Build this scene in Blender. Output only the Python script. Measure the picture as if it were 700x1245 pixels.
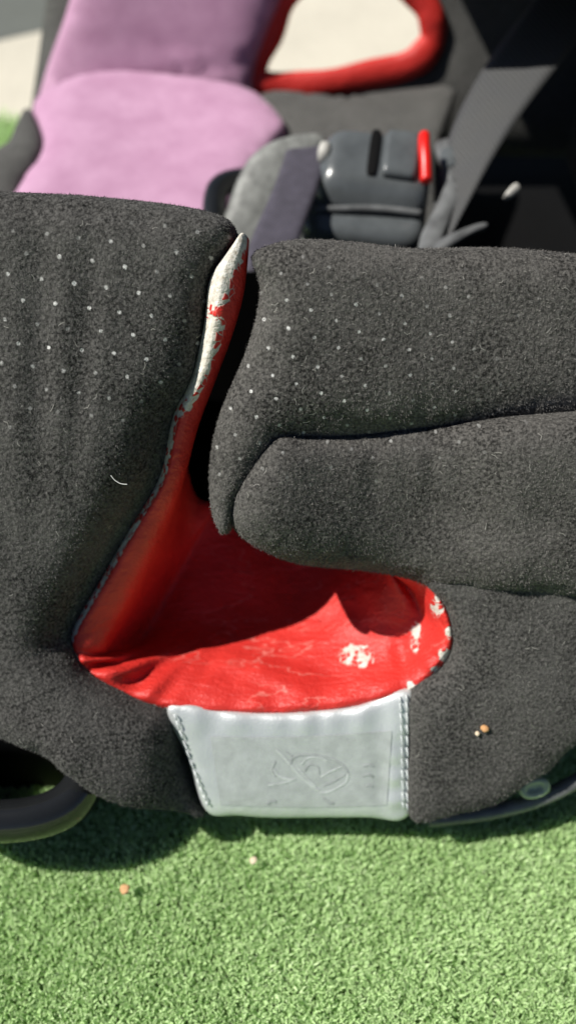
import bpy, math, random
import numpy as np
from mathutils import Vector, Matrix
from mathutils.geometry import delaunay_2d_cdt
random.seed(7); rng = np.random.default_rng(7)
S = bpy.context.scene
for o in list(bpy.data.objects): bpy.data.objects.remove(o)

# ------------------------------------------------------------ camera
FPX, CX, CY, PITCH, CAMZ = 1000.0, 350.0, 622.5, math.radians(52), 0.36
CAM = np.array([0, 0, CAMZ])
FWD = np.array([0, math.cos(PITCH), -math.sin(PITCH)])
UPV = np.array([0, math.sin(PITCH), math.cos(PITCH)])
RGT = np.array([1.0, 0, 0])
cd = bpy.data.cameras.new('camera'); cam = bpy.data.objects.new('camera', cd); S.collection.objects.link(cam)
cam.location = CAM; cam.rotation_euler = (math.pi/2 - PITCH, 0, 0)
cd.sensor_fit = 'VERTICAL'; cd.sensor_height = 24; cd.lens = 24*FPX/1245; cd.clip_start = 0.01; cd.clip_end = 100
cd.dof.use_dof = True; cd.dof.focus_distance = 0.277; cd.dof.aperture_fstop = 3.3
S.camera = cam
# ------------------------------------------------------------ sky, sun, exposure
SUN = np.array([-0.61, 0.0, 0.79]); SUN = SUN/np.linalg.norm(SUN)
w = bpy.data.worlds.new('World'); S.world = w; w.use_nodes = True
nt = w.node_tree; bg = nt.nodes['Background']
sky = nt.nodes.new('ShaderNodeTexSky'); sky.sky_type = 'NISHITA'; sky.sun_disc = False; sky.air_density = .6; sky.dust_density = .3
sky.sun_elevation = math.asin(SUN[2]); sky.sun_rotation = math.atan2(SUN[0], SUN[1])
nt.links.new(sky.outputs[0], bg.inputs[0]); bg.inputs[1].default_value = 0.05
sd = bpy.data.lights.new('sun', 'SUN'); sd.energy = 5.0; sd.angle = math.radians(0.55); sd.color = (1, .965, .9)
sun = bpy.data.objects.new('sun', sd); S.collection.objects.link(sun); sun.location = (0.3, 0, 2)
sun.rotation_euler = Vector(SUN).to_track_quat('Z', 'Y').to_euler()
S.view_settings.view_transform = 'Standard'; S.view_settings.look = 'None'
S.view_settings.exposure = 0.3; S.view_settings.gamma = 1; S.view_settings.use_curve_mapping = False
S.render.engine = 'CYCLES'

# ------------------------------------------------------------ helpers
def ray(px, py):
    return FWD + RGT*((px-CX)/FPX) + UPV*((CY-py)/FPX)
def P(px, py, depth): return CAM + ray(px, py)*depth
def PZ(px, py, z):
    r = ray(px, py); return CAM + r*((z-CAM[2])/r[2])
class Frame:
    """a tilted work plane: U right, V up the slope, N out of it"""
    def __init__(s, O, U, V):
        s.O = np.array(O, float); s.U = np.array(U, float); s.U /= np.linalg.norm(s.U)
        V = np.array(V, float); V = V - s.U*np.dot(s.U, V); s.V = V/np.linalg.norm(V); s.N = np.cross(s.U, s.V)
    def uv(s, px, py, w=0.0):
        r = ray(px, py); t = (np.dot(s.N, s.O-CAM)+w)/np.dot(s.N, r); X = CAM + r*t - s.O
        return np.array([np.dot(X, s.U), np.dot(X, s.V)])
    def pt(s, u, v, w):
        u, v, w = np.asarray(u)[..., None], np.asarray(v)[..., None], np.asarray(w)[..., None]
        return s.O + u*s.U + v*s.V + w*s.N
    def at(s, px, py, w): a = s.uv(px, py, w); return s.pt(a[0], a[1], w)
A_, B_ = P(350, 240, .28), P(350, 990, .338)
WING = Frame(P(350, 622.5, 1/(1/.28+(1/.338-1/.28)*(382.5/750))), (1, 0, 0), A_-B_)
def project(X):
    d = np.asarray(X)-CAM; z = d@FWD
    return np.stack([CX+FPX*(d@RGT)/z, CY-FPX*(d@UPV)/z], -1)

def link(o, parent=None):
    S.collection.objects.link(o); o.parent = parent; return o
def mesh(name, V, F, mat, parent=None, smooth=True, uv=None, **props):
    me = bpy.data.meshes.new(name); me.from_pydata([tuple(map(float, v)) for v in V], [], [tuple(map(int, f)) for f in F])
    me.validate()
    if smooth: me.polygons.foreach_set('use_smooth', [True]*len(me.polygons))
    if uv is not None:
        l = me.uv_layers.new(name='UVMap'); vi = np.empty(len(me.loops), np.int32); me.loops.foreach_get('vertex_index', vi)
        l.data.foreach_set('uv', np.asarray(uv, np.float32)[vi].ravel())
    me.materials.append(mat); me.update()
    o = bpy.data.objects.new(name, me); link(o, parent)
    for k, v in props.items(): o[k] = v
    return o
def tri_soup(name, T, mat, parent, uv=None, **props):
    """T: (n,k,3) polygons with k corners, all loose"""
    n, k = T.shape[:2]; me = bpy.data.meshes.new(name)
    me.vertices.add(n*k); me.vertices.foreach_set('co', T.astype(np.float32).ravel())
    me.loops.add(n*k); me.loops.foreach_set('vertex_index', np.arange(n*k, dtype=np.int32))
    me.polygons.add(n); me.polygons.foreach_set('loop_start', np.arange(0, n*k, k, dtype=np.int32))
    me.polygons.foreach_set('loop_total', np.full(n, k, np.int32)); me.update(calc_edges=True)
    if uv is not None:
        l = me.uv_layers.new(name='UVMap'); l.data.foreach_set('uv', np.repeat(uv, k, 0).astype(np.float32).ravel())
    me.materials.append(mat); o = bpy.data.objects.new(name, me); link(o, parent)
    for a, b in props.items(): o[a] = b
    return o
def empty(name, loc, label, cat, group=None):
    o = bpy.data.objects.new(name, None); link(o); o.location = loc; o.empty_display_size = .02
    o['label'] = label; o['category'] = cat
    if group: o['group'] = group
    return o
def reparent(o, p):
    o.parent = p; o.matrix_parent_inverse = Matrix.Translation(-Vector(p.location))
def catmull(pts, n, closed=False):
    """resample control points (any dimension) smoothly: n samples per span"""
    p = np.asarray(pts, float); m = len(p); out = []
    g = (lambda i: p[i % m]) if closed else (lambda i: p[min(max(i, 0), m-1)])
    for i in range(m if closed else m-1):
        a, b, c, d = g(i-1), g(i), g(i+1), g(i+2)
        for k in range(n):
            t = k/n
            out.append(.5*((2*b)+(c-a)*t+(2*a-5*b+4*c-d)*t*t+(3*b-a-3*c+d)*t**3))
    if not closed: out.append(p[-1])
    return np.array(out)
def resample(poly, step):
    seg = np.linalg.norm(np.diff(np.vstack([poly, poly[:1]])[:, :2], axis=0), axis=1); s = np.r_[0, np.cumsum(seg)]
    n = max(8, int(s[-1]/step)); q = np.linspace(0, s[-1], n, endpoint=False); pp = np.vstack([poly, poly[:1]])
    return np.stack([np.interp(q, s, pp[:, k]) for k in range(poly.shape[1])], 1)
def vnoise(p, seed=0):
    """cheap smooth noise of 2D points"""
    r = np.random.default_rng(seed); s = np.zeros(len(p))
    for k in range(7):
        a = r.uniform(0, 2*math.pi); f = r.uniform(.6, 1.6)
        s += np.sin(f*(p[:, 0]*math.cos(a)+p[:, 1]*math.sin(a))+r.uniform(0, 6.28))
    return s/4
def pillow(name, outline, mat, parent, frame=WING, w0=0.0, H=.015, res=.0024, T=.03, extra=None, base=None,
           inset=.12, sub=6, props=None, smooth_iter=6):
    """padded panel: outline of (px, py, edge radius) traced on the frame's plane at height w0, domed by H, with sides T deep"""
    oc = np.array([list(frame.uv(a, b, w0+(float(base(np.array([[a, b]], float))[0]) if base else 0)))+[R] for a, b, R in outline])
    C = resample(catmull(oc, sub, True), res*1.1)
    area = .5*np.sum(C[:, 0]*np.roll(C[:, 1], -1)-np.roll(C[:, 0], -1)*C[:, 1])
    if area < 0: C = C[::-1].copy()
    b = C[:, :2]; Rb = C[:, 2]; nb = len(b)
    tang = np.roll(b, -1, 0)-np.roll(b, 1, 0); tang /= np.linalg.norm(tang, axis=1)[:, None]; inn = np.stack([-tang[:, 1], tang[:, 0]], 1)
    def dist(Q):
        a = b; c = np.roll(b, -1, 0); e = c-a; L = (e**2).sum(1)
        t = np.clip(((Q[:, None]-a)*e).sum(2)/L, 0, 1); D = np.linalg.norm(Q[:, None]-(a+t[..., None]*e), axis=2)
        W = 1/(D+.0015)**4; R = (W*Rb).sum(1)/W.sum(1); return D.min(1), R
    def inside(Q):
        a = b; c = np.roll(b, -1, 0); x, y = Q[:, :1], Q[:, 1:]
        cond = (a[:, 1] > y) != (c[:, 1] > y)
        xi = (c[:, 0]-a[:, 0])*(y-a[:, 1])/(c[:, 1]-a[:, 1]+1e-12)+a[:, 0]
        return (np.sum(cond & (x < xi), 1) % 2) == 1
    pts = []
    for f in (.02, .08, .18, .32):
        q = b+inn*(Rb*f)[:, None]; d, _ = dist(q); pts.append(q[inside(q) & (d > Rb*f*.85)])
    g = np.stack(np.meshgrid(np.arange(b[:, 0].min(), b[:, 0].max(), res), np.arange(b[:, 1].min(), b[:, 1].max(), res)), -1).reshape(-1, 2)
    g += rng.uniform(-.2, .2, g.shape)*res; g = g[inside(g)]; d, R = dist(g); pts.append(g[d > .4*R.clip(max=.012)])
    Q = np.vstack(pts)
    allp = np.vstack([b, Q])
    v2, _, fs, ov, *_ = delaunay_2d_cdt([Vector(p) for p in allp], [], [list(range(nb))], 1, 1e-7)
    Vv = np.array([tuple(p) for p in v2]); F = [tuple(f) for f in fs]
    idx = {i: j for j, l in enumerate(ov) for i in l}
    d, R = dist(Vv); x = np.clip(d/R, 0, 1); h = H*np.sqrt(np.clip(1-(1-x)**2, 0, 1))
    bset = [idx.get(i) for i in range(nb)] if idx else list(range(nb))
    if any(i is None for i in bset): bset = list(range(nb))
    nbr = [set() for _ in Vv]
    for f in F:
        for i in range(len(f)): nbr[f[i]].add(f[i-1]); nbr[f[i-1]].add(f[i])
    src = np.concatenate([np.full(len(s), i) for i, s in enumerate(nbr)]); dst = np.concatenate([np.fromiter(s, int) for s in nbr if s]) if len(src) else src
    cnt = np.bincount(src, minlength=len(Vv)).clip(1)
    k = np.clip((d-.002)/.006, 0, .6)
    for _ in range(smooth_iter):
        m = np.bincount(src, h[dst], len(Vv))/cnt; h = h*(1-k)+m*k
    pxy = project(frame.pt(Vv[:, 0], Vv[:, 1], np.full(len(Vv), w0)))
    wv = w0+h
    if base: wv = wv+base(pxy)
    if extra: wv = wv+extra(pxy, d)
    X = frame.pt(Vv[:, 0], Vv[:, 1], wv)
    # sides and back
    n0 = len(X); nf0 = len(F); wb = wv[bset]; bb = Vv[bset]
    ctr = bb.mean(0); rings = []
    for fr, ins in ((.15, .0), (.45, .03), (1, inset)):
        q = bb+inn*(T*ins) if len(bb) == nb else bb
        rings.append(frame.pt(q[:, 0], q[:, 1], wb-T*fr))
    uvs = [Vv*100]
    prev = bset
    for r_ in rings:
        st = sum(len(a) for a in [X]); X = np.vstack([X, r_]); cur = list(range(st, st+len(r_)))
        for i in range(len(prev)):
            j = (i+1) % len(prev); F.append((prev[j], prev[i], cur[i], cur[j]))
        prev = cur; uvs.append(bb*100)
    st = len(X); X = np.vstack([X, frame.pt(Vv[:, 0], Vv[:, 1], np.minimum(wv, np.median(wb))-T)]); uvs.append(Vv*100)
    mp_ = {b_: p_ for b_, p_ in zip(bset, prev)}; nf = len(F)
    F += [tuple(mp_.get(i, i+st) for i in f[::-1]) for f in F[:nf0]]
    o = mesh(name, X, F, mat, parent, uv=np.vstack(uvs), **(props or {}))
    o_data = (X, F[:nf], np.vstack(uvs), frame, n0)
    return o, o_data
def fuzz(o, data, density, mat, length=.00095, width=.0002, lean=1.0, seed=1):
    """short pile standing on a padded panel: one loose sliver per fibre (density per mm2)"""
    X, F, uv, fr, _ = data; r = np.random.default_rng(seed)
    T = []
    for f in F:
        for i in range(1, len(f)-1): T.append((f[0], f[i], f[i+1]))
    T = np.array(T); a, b, c = X[T[:, 0]], X[T[:, 1]], X[T[:, 2]]
    cr = np.cross(b-a, c-a); ar = np.linalg.norm(cr, axis=1); nn = cr/np.maximum(ar, 1e-12)[:, None]
    mid = (a+b+c)/3; s2 = project(mid); vis = (s2[:, 0] > -45) & (s2[:, 0] < 745)
    wgt = ar*vis; n = int(wgt.sum()/2*1e6*density); t = r.choice(len(T), n, p=wgt/wgt.sum())
    p, q = r.random(n), r.random(n); sw = p+q > 1; p[sw] = 1-p[sw]; q[sw] = 1-q[sw]
    base = a[t]+(b-a)[t]*p[:, None]+(c-a)[t]*q[:, None]; N = nn[t]
    d = r.normal(size=(n, 3)); d -= N*(d*N).sum(1)[:, None]; d /= np.linalg.norm(d, axis=1)[:, None]+1e-9
    nap = vnoise(project(base)/26, seed)+.6*vnoise(project(base)/9, seed+50)
    comb = np.array([.25, -.3, -.35])+np.stack([.45*nap, .2*nap, .35*vnoise(project(base)/33, seed+7)], 1); dirv = N+d*lean*r.uniform(.3, 1.3, (n, 1))+comb; dirv /= np.linalg.norm(dirv, axis=1)[:, None]
    side = np.cross(dirv, r.normal(size=(n, 3))); side /= np.linalg.norm(side, axis=1)[:, None]+1e-9
    L = length*r.uniform(.5, 1.3, (n, 1)); base = base-N*.0001
    tri = np.stack([base-side*width/2, base+side*width/2, base+dirv*L], 1)
    uva = uv[T[t, 0]]*(1-p-q)[:, None]+uv[T[t, 1]]*p[:, None]+uv[T[t, 2]]*q[:, None]
    # lint: sparse pale fibres and dust caught in the pile
    q = r.choice(n, n//420, replace=False); m_ = len(q); L2 = r.uniform(.0006, .0028, (m_, 1)); tip = base[q]+N[q]*.0009; sd_ = np.cross(N[q], d[q])*.00007
    bend = np.cross(N[q], d[q])*L2*r.uniform(-.4, .4, (m_, 1))
    quad = np.concatenate([np.stack([tip-sd_, tip+sd_, tip+d[q]*L2*.5+bend+sd_, tip+d[q]*L2*.5+bend-sd_], 1), np.stack([tip+d[q]*L2*.5+bend-sd_, tip+d[q]*L2*.5+bend+sd_, tip+d[q]*L2+sd_, tip+d[q]*L2-sd_], 1)])
    tri_soup('lint', quad, M['lint'], o, kind='stuff')
    return tri_soup('pile', tri, mat, o, uv=uva, kind='stuff')
def tube(path, rad, seg=10, closed=False, cap=True, flat=1.0):
    p = np.asarray(path, float); n = len(p); rad = np.broadcast_to(rad, (n,))
    V, F = [], []; up = np.array([.13, .2, 1.0])
    for i in range(n):
        a = p[(i-1) % n] if closed or i else p[0]; b = p[(i+1) % n] if closed or i < n-1 else p[-1]
        t = b-a; t /= np.linalg.norm(t)+1e-12; x = np.cross(t, up); x /= np.linalg.norm(x)+1e-12; y = np.cross(x, t)
        for k in range(seg):
            an = 2*math.pi*k/seg; V.append(p[i]+(x*math.cos(an)+y*math.sin(an)*flat)*rad[i])
    for i in range(n if closed else n-1):
        j = (i+1) % n
        for k in range(seg): F.append((i*seg+k, i*seg+(k+1) % seg, j*seg+(k+1) % seg, j*seg+k))
    if cap and not closed:
        F.append(tuple(range(seg))[::-1]); F.append(tuple((n-1)*seg+k for k in range(seg)))
    return V, F
def rings_mesh(rings, closed_ring=True, cap=True):
    V, F = [], []; m = len(rings[0])
    for r_ in rings: V += list(r_)
    for i in range(len(rings)-1):
        for k in range(m if closed_ring else m-1):
            F.append((i*m+k, i*m+(k+1) % m, (i+1)*m+(k+1) % m, (i+1)*m+k))
    if cap: F.append(tuple(range(m))[::-1]); F.append(tuple((len(rings)-1)*m+k for k in range(m)))
    return V, F
def superring(cx, cy, z, ax, ay, e=4, n=40):
    r_ = []
    for k in range(n):
        t = 2*math.pi*k/n; c, s = math.cos(t), math.sin(t)
        r_.append(np.array([cx+ax*math.copysign(abs(c)**(2/e), c), cy+ay*math.copysign(abs(s)**(2/e), s), z]))
    return r_
def box(x0, x1, y0, y1, z0, z1, b=.003):
    cx, cy, ax, ay = (x0+x1)/2, (y0+y1)/2, (x1-x0)/2, (y1-y0)/2; R = []
    for dz, k in ((z0, b), (z0+b*.3, b*.3), (z0+b, 0), (z1-b, 0), (z1-b*.3, b*.3), (z1, b)):
        R.append(superring(cx, cy, dz, ax-k, ay-k, 12, 48))
    return rings_mesh(R)

# ------------------------------------------------------------ materials
def newmat(name):
    m = bpy.data.materials.new(name); m.use_nodes = True; t = m.node_tree
    return m, t, t.nodes['Principled BSDF']
def N(t, kind, **kw):
    n = t.nodes.new(kind)
    for k, v in kw.items():
        if k in ('i',):
            for a, b in v.items(): n.inputs[a].default_value = b
        else: setattr(n, k, v)
    return n
def ramp(t, src, stops):
    r_ = t.nodes.new('ShaderNodeValToRGB'); e = r_.color_ramp.elements
    while len(e) < len(stops): e.new(.5)
    for x, (p, c) in zip(e, stops): x.position = p; x.color = (*c, 1) if len(c) == 3 else c
    t.links.new(src, r_.inputs[0]); return r_.outputs[0]
def mix(t, fac, a, b, mode='MIX'):
    m = t.nodes.new('ShaderNodeMix'); m.data_type = 'RGBA'; m.blend_type = mode
    for i, v in ((0, fac), (6, a), (7, b)):
        if hasattr(v, 'links'): t.links.new(v, m.inputs[i])
        else: m.inputs[i].default_value = (*v, 1) if isinstance(v, tuple) and len(v) == 3 else v
    return m.outputs[2]
def math_(t, op, a, b=None, c=None, clamp=False):
    m = t.nodes.new('ShaderNodeMath'); m.operation = op; m.use_clamp = clamp
    for i, v in enumerate((a, b, c)):
        if v is None: continue
        if hasattr(v, 'links'): t.links.new(v, m.inputs[i])
        else: m.inputs[i].default_value = v
    return m.outputs[0]
def noise(t, vec, scale, detail=3, rough=.5):
    n = N(t, 'ShaderNodeTexNoise', i={'Scale': scale, 'Detail': detail, 'Roughness': rough}); t.links.new(vec, n.inputs['Vector']); return n.outputs['Fac']
def bump(t, bs, h, strength, dist):
    b = N(t, 'ShaderNodeBump', i={'Strength': strength, 'Distance': dist}); t.links.new(h, b.inputs['Height']); t.links.new(b.outputs[0], bs.inputs['Normal'])
def coord(t, kind='Object'): return t.nodes.new('ShaderNodeTexCoord').outputs[kind]
def plush(name, dark, light, dots=None, rough=.92, fibre=False):
    """suede-like automotive plush: mottled grey with a worn print of tiny silver dots"""
    m, t, bs = newmat(name); co = coord(t); uv = coord(t, 'UV')
    f = noise(t, co, 880, 3, .65); g = noise(t, co, 38, 4, .6)
    c = ramp(t, f, [(.38, dark), (.62, light)])
    c = mix(t, math_(t, 'MULTIPLY', ramp(t, g, [(.4, (0, 0, 0)), (.7, (1, 1, 1))]), .6), c, tuple(x*1.2 for x in light))
    if not fibre:
        mm = t.nodes.new('ShaderNodeMix')
        c = mix(t, .35, c, ramp(t, f, [(.3, dark), (.7, light)]))
    if dots:
        (ax, ay), (bx, by), rad, (v0, v1, v2, v3, ua, ub) = dots
        det = ax*by-ay*bx; jn = N(t, 'ShaderNodeTexNoise', i={'Scale': .55, 'Detail': 1}); t.links.new(uv, jn.inputs['Vector'])
        jv = N(t, 'ShaderNodeVectorMath', operation='MULTIPLY_ADD', i={1: (.28, .28, 0), 2: (0, 0, 0)}); t.links.new(jn.outputs['Color'], jv.inputs[0]); t.links.new(uv, jv.inputs[2])
        sep = N(t, 'ShaderNodeSeparateXYZ'); t.links.new(jv.outputs[0], sep.inputs[0]); x, y = sep.outputs[0], sep.outputs[1]
        s = math_(t, 'SUBTRACT', math_(t, 'MULTIPLY', x, by/det), math_(t, 'MULTIPLY', y, bx/det))
        q = math_(t, 'SUBTRACT', math_(t, 'MULTIPLY', y, ax/det), math_(t, 'MULTIPLY', x, ay/det))
        fs = math_(t, 'SUBTRACT', math_(t, 'FRACT', s), .5); fq = math_(t, 'SUBTRACT', math_(t, 'FRACT', q), .5)
        dx = math_(t, 'ADD', math_(t, 'MULTIPLY', fs, ax), math_(t, 'MULTIPLY', fq, bx)); dy = math_(t, 'ADD', math_(t, 'MULTIPLY', fs, ay), math_(t, 'MULTIPLY', fq, by))
        L = math_(t, 'SQRT', math_(t, 'ADD', math_(t, 'MULTIPLY', dx, dx), math_(t, 'MULTIPLY', dy, dy)))
        L = math_(t, 'ADD', L, math_(t, 'MULTIPLY', math_(t, 'SUBTRACT', noise(t, uv, 14, 2), .5), .06))
        dot = math_(t, 'SUBTRACT', 1, math_(t, 'SMOOTH_MIN', math_(t, 'DIVIDE', L, rad), 1, .1), clamp=True)
        dot = math_(t, 'MULTIPLY', dot, 2.2, clamp=True)
        # the print has rubbed away in patches: each dot keeps its own strength
        cell = N(t, 'ShaderNodeCombineXYZ'); t.links.new(math_(t, 'FLOOR', s), cell.inputs[0]); t.links.new(math_(t, 'FLOOR', q), cell.inputs[1])
        wn = N(t, 'ShaderNodeTexWhiteNoise', noise_dimensions='2D'); t.links.new(cell.outputs[0], wn.inputs['Vector'])
        fade = N(t, 'ShaderNodeMapRange', i={1: v0, 2: v1, 3: 0, 4: 1}); t.links.new(math_(t, 'ADD', y, math_(t, 'MULTIPLY', noise(t, uv, .35, 1), 2.5)), fade.inputs[0])
        f2 = N(t, 'ShaderNodeMapRange', i={1: v3, 2: v2, 3: 0, 4: 1}); t.links.new(math_(t, 'ADD', y, math_(t, 'MULTIPLY', noise(t, uv, .5, 1), 1.5)), f2.inputs[0])
        f3 = N(t, 'ShaderNodeMapRange', i={1: ub, 2: ua, 3: 0, 4: 1}); t.links.new(x, f3.inputs[0])
        wear = math_(t, 'MULTIPLY', math_(t, 'MULTIPLY', math_(t, 'MULTIPLY', fade.outputs[0], f2.outputs[0]), f3.outputs[0]), math_(t, 'ADD', math_(t, 'MULTIPLY', wn.outputs['Value'], .7), .3))
        c = mix(t, math_(t, 'MULTIPLY', dot, wear, clamp=True), c, (.62, .62, .6))
    t.links.new(c, bs.inputs['Base Color']); bs.inputs['Roughness'].default_value = rough
    bs.inputs['Specular IOR Level'].default_value = .15
    bs.inputs['Sheen Weight'].default_value = .06; bs.inputs['Sheen Roughness'].default_value = .4
    if not fibre: bump(t, bs, noise(t, co, 720, 3, .65), .9, .0009)
    return m
DL = ((1.04, -.135), (.40, -.76), .080); DR = ((.80, -.30), (.12, -.86), .07)
M = {}
M['plush_left'] = plush('plush_left', (.011, .0108, .0102), (.104, .101, .095), (*DL, (4.4, 7.4, 9.8, 11.2, -1.0, 1.8)))
M['pile_left'] = plush('pile_left', (.012, .0118, .011), (.19, .185, .175), (*DL, (4.4, 7.4, 9.8, 11.2, -1.0, 1.8)), fibre=True)
M['plush_right'] = plush('plush_right', (.0125, .012, .0112), (.116, .111, .103), (*DR, (2.4, 5.6, 7.8, 10.2, 2.0, 9.5)))
M['pile_right'] = plush('pile_right', (.0135, .013, .012), (.21, .20, .187), (*DR, (2.4, 5.6, 7.8, 10.2, 2.0, 9.5)), fibre=True)
M['plush'] = plush('plush', (.0115, .0112, .0105), (.106, .103, .096))
M['pile'] = plush('pile', (.0125, .012, .0113), (.185, .179, .168), fibre=True)
M['plush_far'] = plush('plush_far', (.05, .05, .047), (.12, .118, .112))

def vinyl():
    m, t, bs = newmat('red_vinyl'); co = coord(t)
    at = N(t, 'ShaderNodeAttribute', attribute_name='wear'); wr = at.outputs['Fac']
    n1 = noise(t, co, 60, 4, .6)
    c = ramp(t, n1, [(.3, (.52, .021, .016)), (.72, (.67, .036, .027))])
    # crazed pale crease lines in the coating
    mp = N(t, 'ShaderNodeMapping', i={'Scale': (1, 2.6, 1.6), 'Rotation': (0, 0, .5)}); t.links.new(co, mp.inputs[0])
    wv = noise(t, mp.outputs[0], 34, 3, .55); ln = math_(t, 'ABSOLUTE', math_(t, 'SUBTRACT', wv, .5))
    ln = math_(t, 'SUBTRACT', 1, math_(t, 'DIVIDE', ln, .014), clamp=True)
    patch = ramp(t, noise(t, co, 22, 2), [(.44, (0, 0, 0)), (.6, (1, 1, 1))])
    at2 = N(t, 'ShaderNodeAttribute', attribute_name='crease')
    ln = math_(t, 'MULTIPLY', math_(t, 'MULTIPLY', ln, patch), at2.outputs['Fac'])
    c = mix(t, math_(t, 'MULTIPLY', ln, .5), c, (.80, .30, .25))
    # flaked coating: angular flakes left on a cream backing
    vo = N(t, 'ShaderNodeTexVoronoi', i={'Scale': 430}); t.links.new(co, vo.inputs['Vector'])
    sp = N(t, 'ShaderNodeSeparateColor'); t.links.new(vo.outputs['Color'], sp.inputs[0])
    th = math_(t, 'ADD', math_(t, 'MULTIPLY', sp.outputs[0], .55), math_(t, 'MULTIPLY', noise(t, co, 150, 3), .5))
    fl = math_(t, 'MULTIPLY', math_(t, 'SUBTRACT', wr, th), 12, clamp=True)
    ve = N(t, 'ShaderNodeTexVoronoi', feature='DISTANCE_TO_EDGE', i={'Scale': 430}); t.links.new(co, ve.inputs['Vector'])
    crk = math_(t, 'MULTIPLY', math_(t, 'SUBTRACT', 1, math_(t, 'DIVIDE', ve.outputs['Distance'], .09), clamp=True), math_(t, 'MULTIPLY', math_(t, 'SUBTRACT', wr, .32), 5, clamp=True))
    fl = math_(t, 'MAXIMUM', fl, crk)
    cream = ramp(t, noise(t, co, 420, 3, .7), [(.25, (.34, .27, .19)), (.42, (.56, .52, .45)), (.7, (.76, .74, .68))])
    c = mix(t, fl, c, cream)
    t.links.new(c, bs.inputs['Base Color'])
    ro = N(t, 'ShaderNodeMapRange', i={3: .5, 4: .9}); t.links.new(fl, ro.inputs[0]); t.links.new(ro.outputs[0], bs.inputs['Roughness'])
    rdg = math_(t, 'MULTIPLY', math_(t, 'ABSOLUTE', math_(t, 'SUBTRACT', noise(t, mp.outputs[0], 95, 4, .6), .5)), 2.2)
    h = math_(t, 'ADD', math_(t, 'ADD', math_(t, 'MULTIPLY', noise(t, co, 900, 2), .4), rdg), math_(t, 'SUBTRACT', math_(t, 'MULTIPLY', noise(t, mp.outputs[0], 55, 4), 1.2), math_(t, 'MULTIPLY', fl, .35)))
    bump(t, bs, h, .55, .0012)
    bs.inputs['Specular IOR Level'].default_value = .45
    return m
M['vinyl'] = vinyl()
def simple(name, col, rough=.5, metal=0, n=None, b=None, spec=.5, var=.15):
    m, t, bs = newmat(name); co = coord(t)
    f = noise(t, co, n or 60, 4, .6)
    t.links.new(ramp(t, f, [(.25, tuple(x*(1-var) for x in col)), (.75, tuple(min(1, x*(1+var)) for x in col))]), bs.inputs['Base Color'])
    bs.inputs['Roughness'].default_value = rough; bs.inputs['Metallic'].default_value = metal; bs.inputs['Specular IOR Level'].default_value = spec
    if b: bump(t, bs, noise(t, co, b[0], 3), b[1], b[2])
    return m
M['black'] = simple('shade_black_plastic', (.004, .004, .0043), .8, spec=.12, b=(900, .3, .0004))  # blacker than plain plastic: shade of the hollow parts is in this colour
M['slit_dark'] = simple('slit_shade_black', (.0015, .0015, .0015), 1.0, spec=0.0, b=(500, .4, .0006))  # near black: the darkness inside the slit is put into this colour
M['gloss_black'] = simple('gloss_black_plastic', (.012, .013, .014), .12, b=(60, .1, .0006))
M['grey_plastic'] = simple('grey_plastic', (.088, .097, .102), .24, b=(900, .15, .0004), var=.25)
M['scuffed'] = simple('scuffed_plastic', (.17, .175, .165), .55, n=130, var=.5, b=(300, .3, .0006))
M['worn_grey'] = simple('worn_grey_plastic', (.12, .124, .126), .4, n=90, var=.5, b=(400, .2, .0005))
M['red_button'] = simple('red_button', (.75, .012, .008), .35, var=.08)
M['pale_clip'] = simple('pale_clip', (.45, .5, .36), .4, var=.3)
M['cream_tip'] = simple('cream_plastic', (.42, .41, .38), .5)
M['violet_web'] = simple('violet_webbing', (.052, .047, .065), .8, n=180, b=(1300, .6, .0005), var=.25)
M['crumb'] = simple('crumb', (.55, .30, .13), .8, n=500, var=.35)
M['crumb_pale'] = simple('crumb_pale', (.7, .58, .42), .8, n=500, var=.3)
M['dry_leaf'] = simple('dry_leaf', (.62, .36, .17), .8, n=400, var=.3)
M['thread'] = simple('white_thread', (.72, .72, .7), .8)
M['lint'] = simple('lint_fibre', (.34, .33, .30), .9, n=800, var=.4)
M['cord'] = simple('white_stitching', (.66, .70, .70), .6, n=900, var=.25)
def pinkm():
    m, t, bs = newmat('pink_velour'); co = coord(t)
    f = noise(t, co, 45, 4, .6); g = noise(t, co, 500, 3, .7)
    c = mix(t, .35, ramp(t, f, [(.3, (.38, .20, .31)), (.7, (.54, .325, .46))]), ramp(t, g, [(.3, (.40, .21, .33)), (.7, (.55, .32, .465))]))
    t.links.new(c, bs.inputs['Base Color']); bs.inputs['Roughness'].default_value = .9; bs.inputs['Specular IOR Level'].default_value = .15
    bs.inputs['Sheen Weight'].default_value = .25; bs.inputs['Sheen Roughness'].default_value = .35
    bump(t, bs, noise(t, co, 1000, 2), .4, .0005); return m
M['pink'] = pinkm()
def satinm():
    m, t, bs = newmat('silver_satin'); co = coord(t); uv = coord(t, 'UV')
    f = noise(t, co, 70, 4, .6)
    c = ramp(t, f, [(.3, (.60, .63, .635)), (.7, (.71, .74, .74))])
    # woven field: fine vertical ribs
    wv = N(t, 'ShaderNodeTexWave', i={'Scale': 9, 'Distortion': .6, 'Detail': 1}); t.links.new(uv, wv.inputs['Vector'])
    c = mix(t, math_(t, 'MULTIPLY', wv.outputs['Fac'], .1), c, (.34, .36, .36))
    t.links.new(c, bs.inputs['Base Color']); bs.inputs['Roughness'].default_value = .4; bs.inputs['Metallic'].default_value = .4
    bump(t, bs, math_(t, 'ADD', noise(t, co, 900, 2), math_(t, 'MULTIPLY', noise(t, co, 45, 3), 1.2)), .25, .0005); return m
M['satin'] = satinm()
M['print'] = simple('grey_print', (.47, .50, .49), .45, metal=.2, n=200, var=.15, b=(900, .3, .0004))
M['emblem_light'] = simple('emblem_thread_light', (.57, .60, .59), .45, metal=.25, n=400, var=.2)
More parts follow.
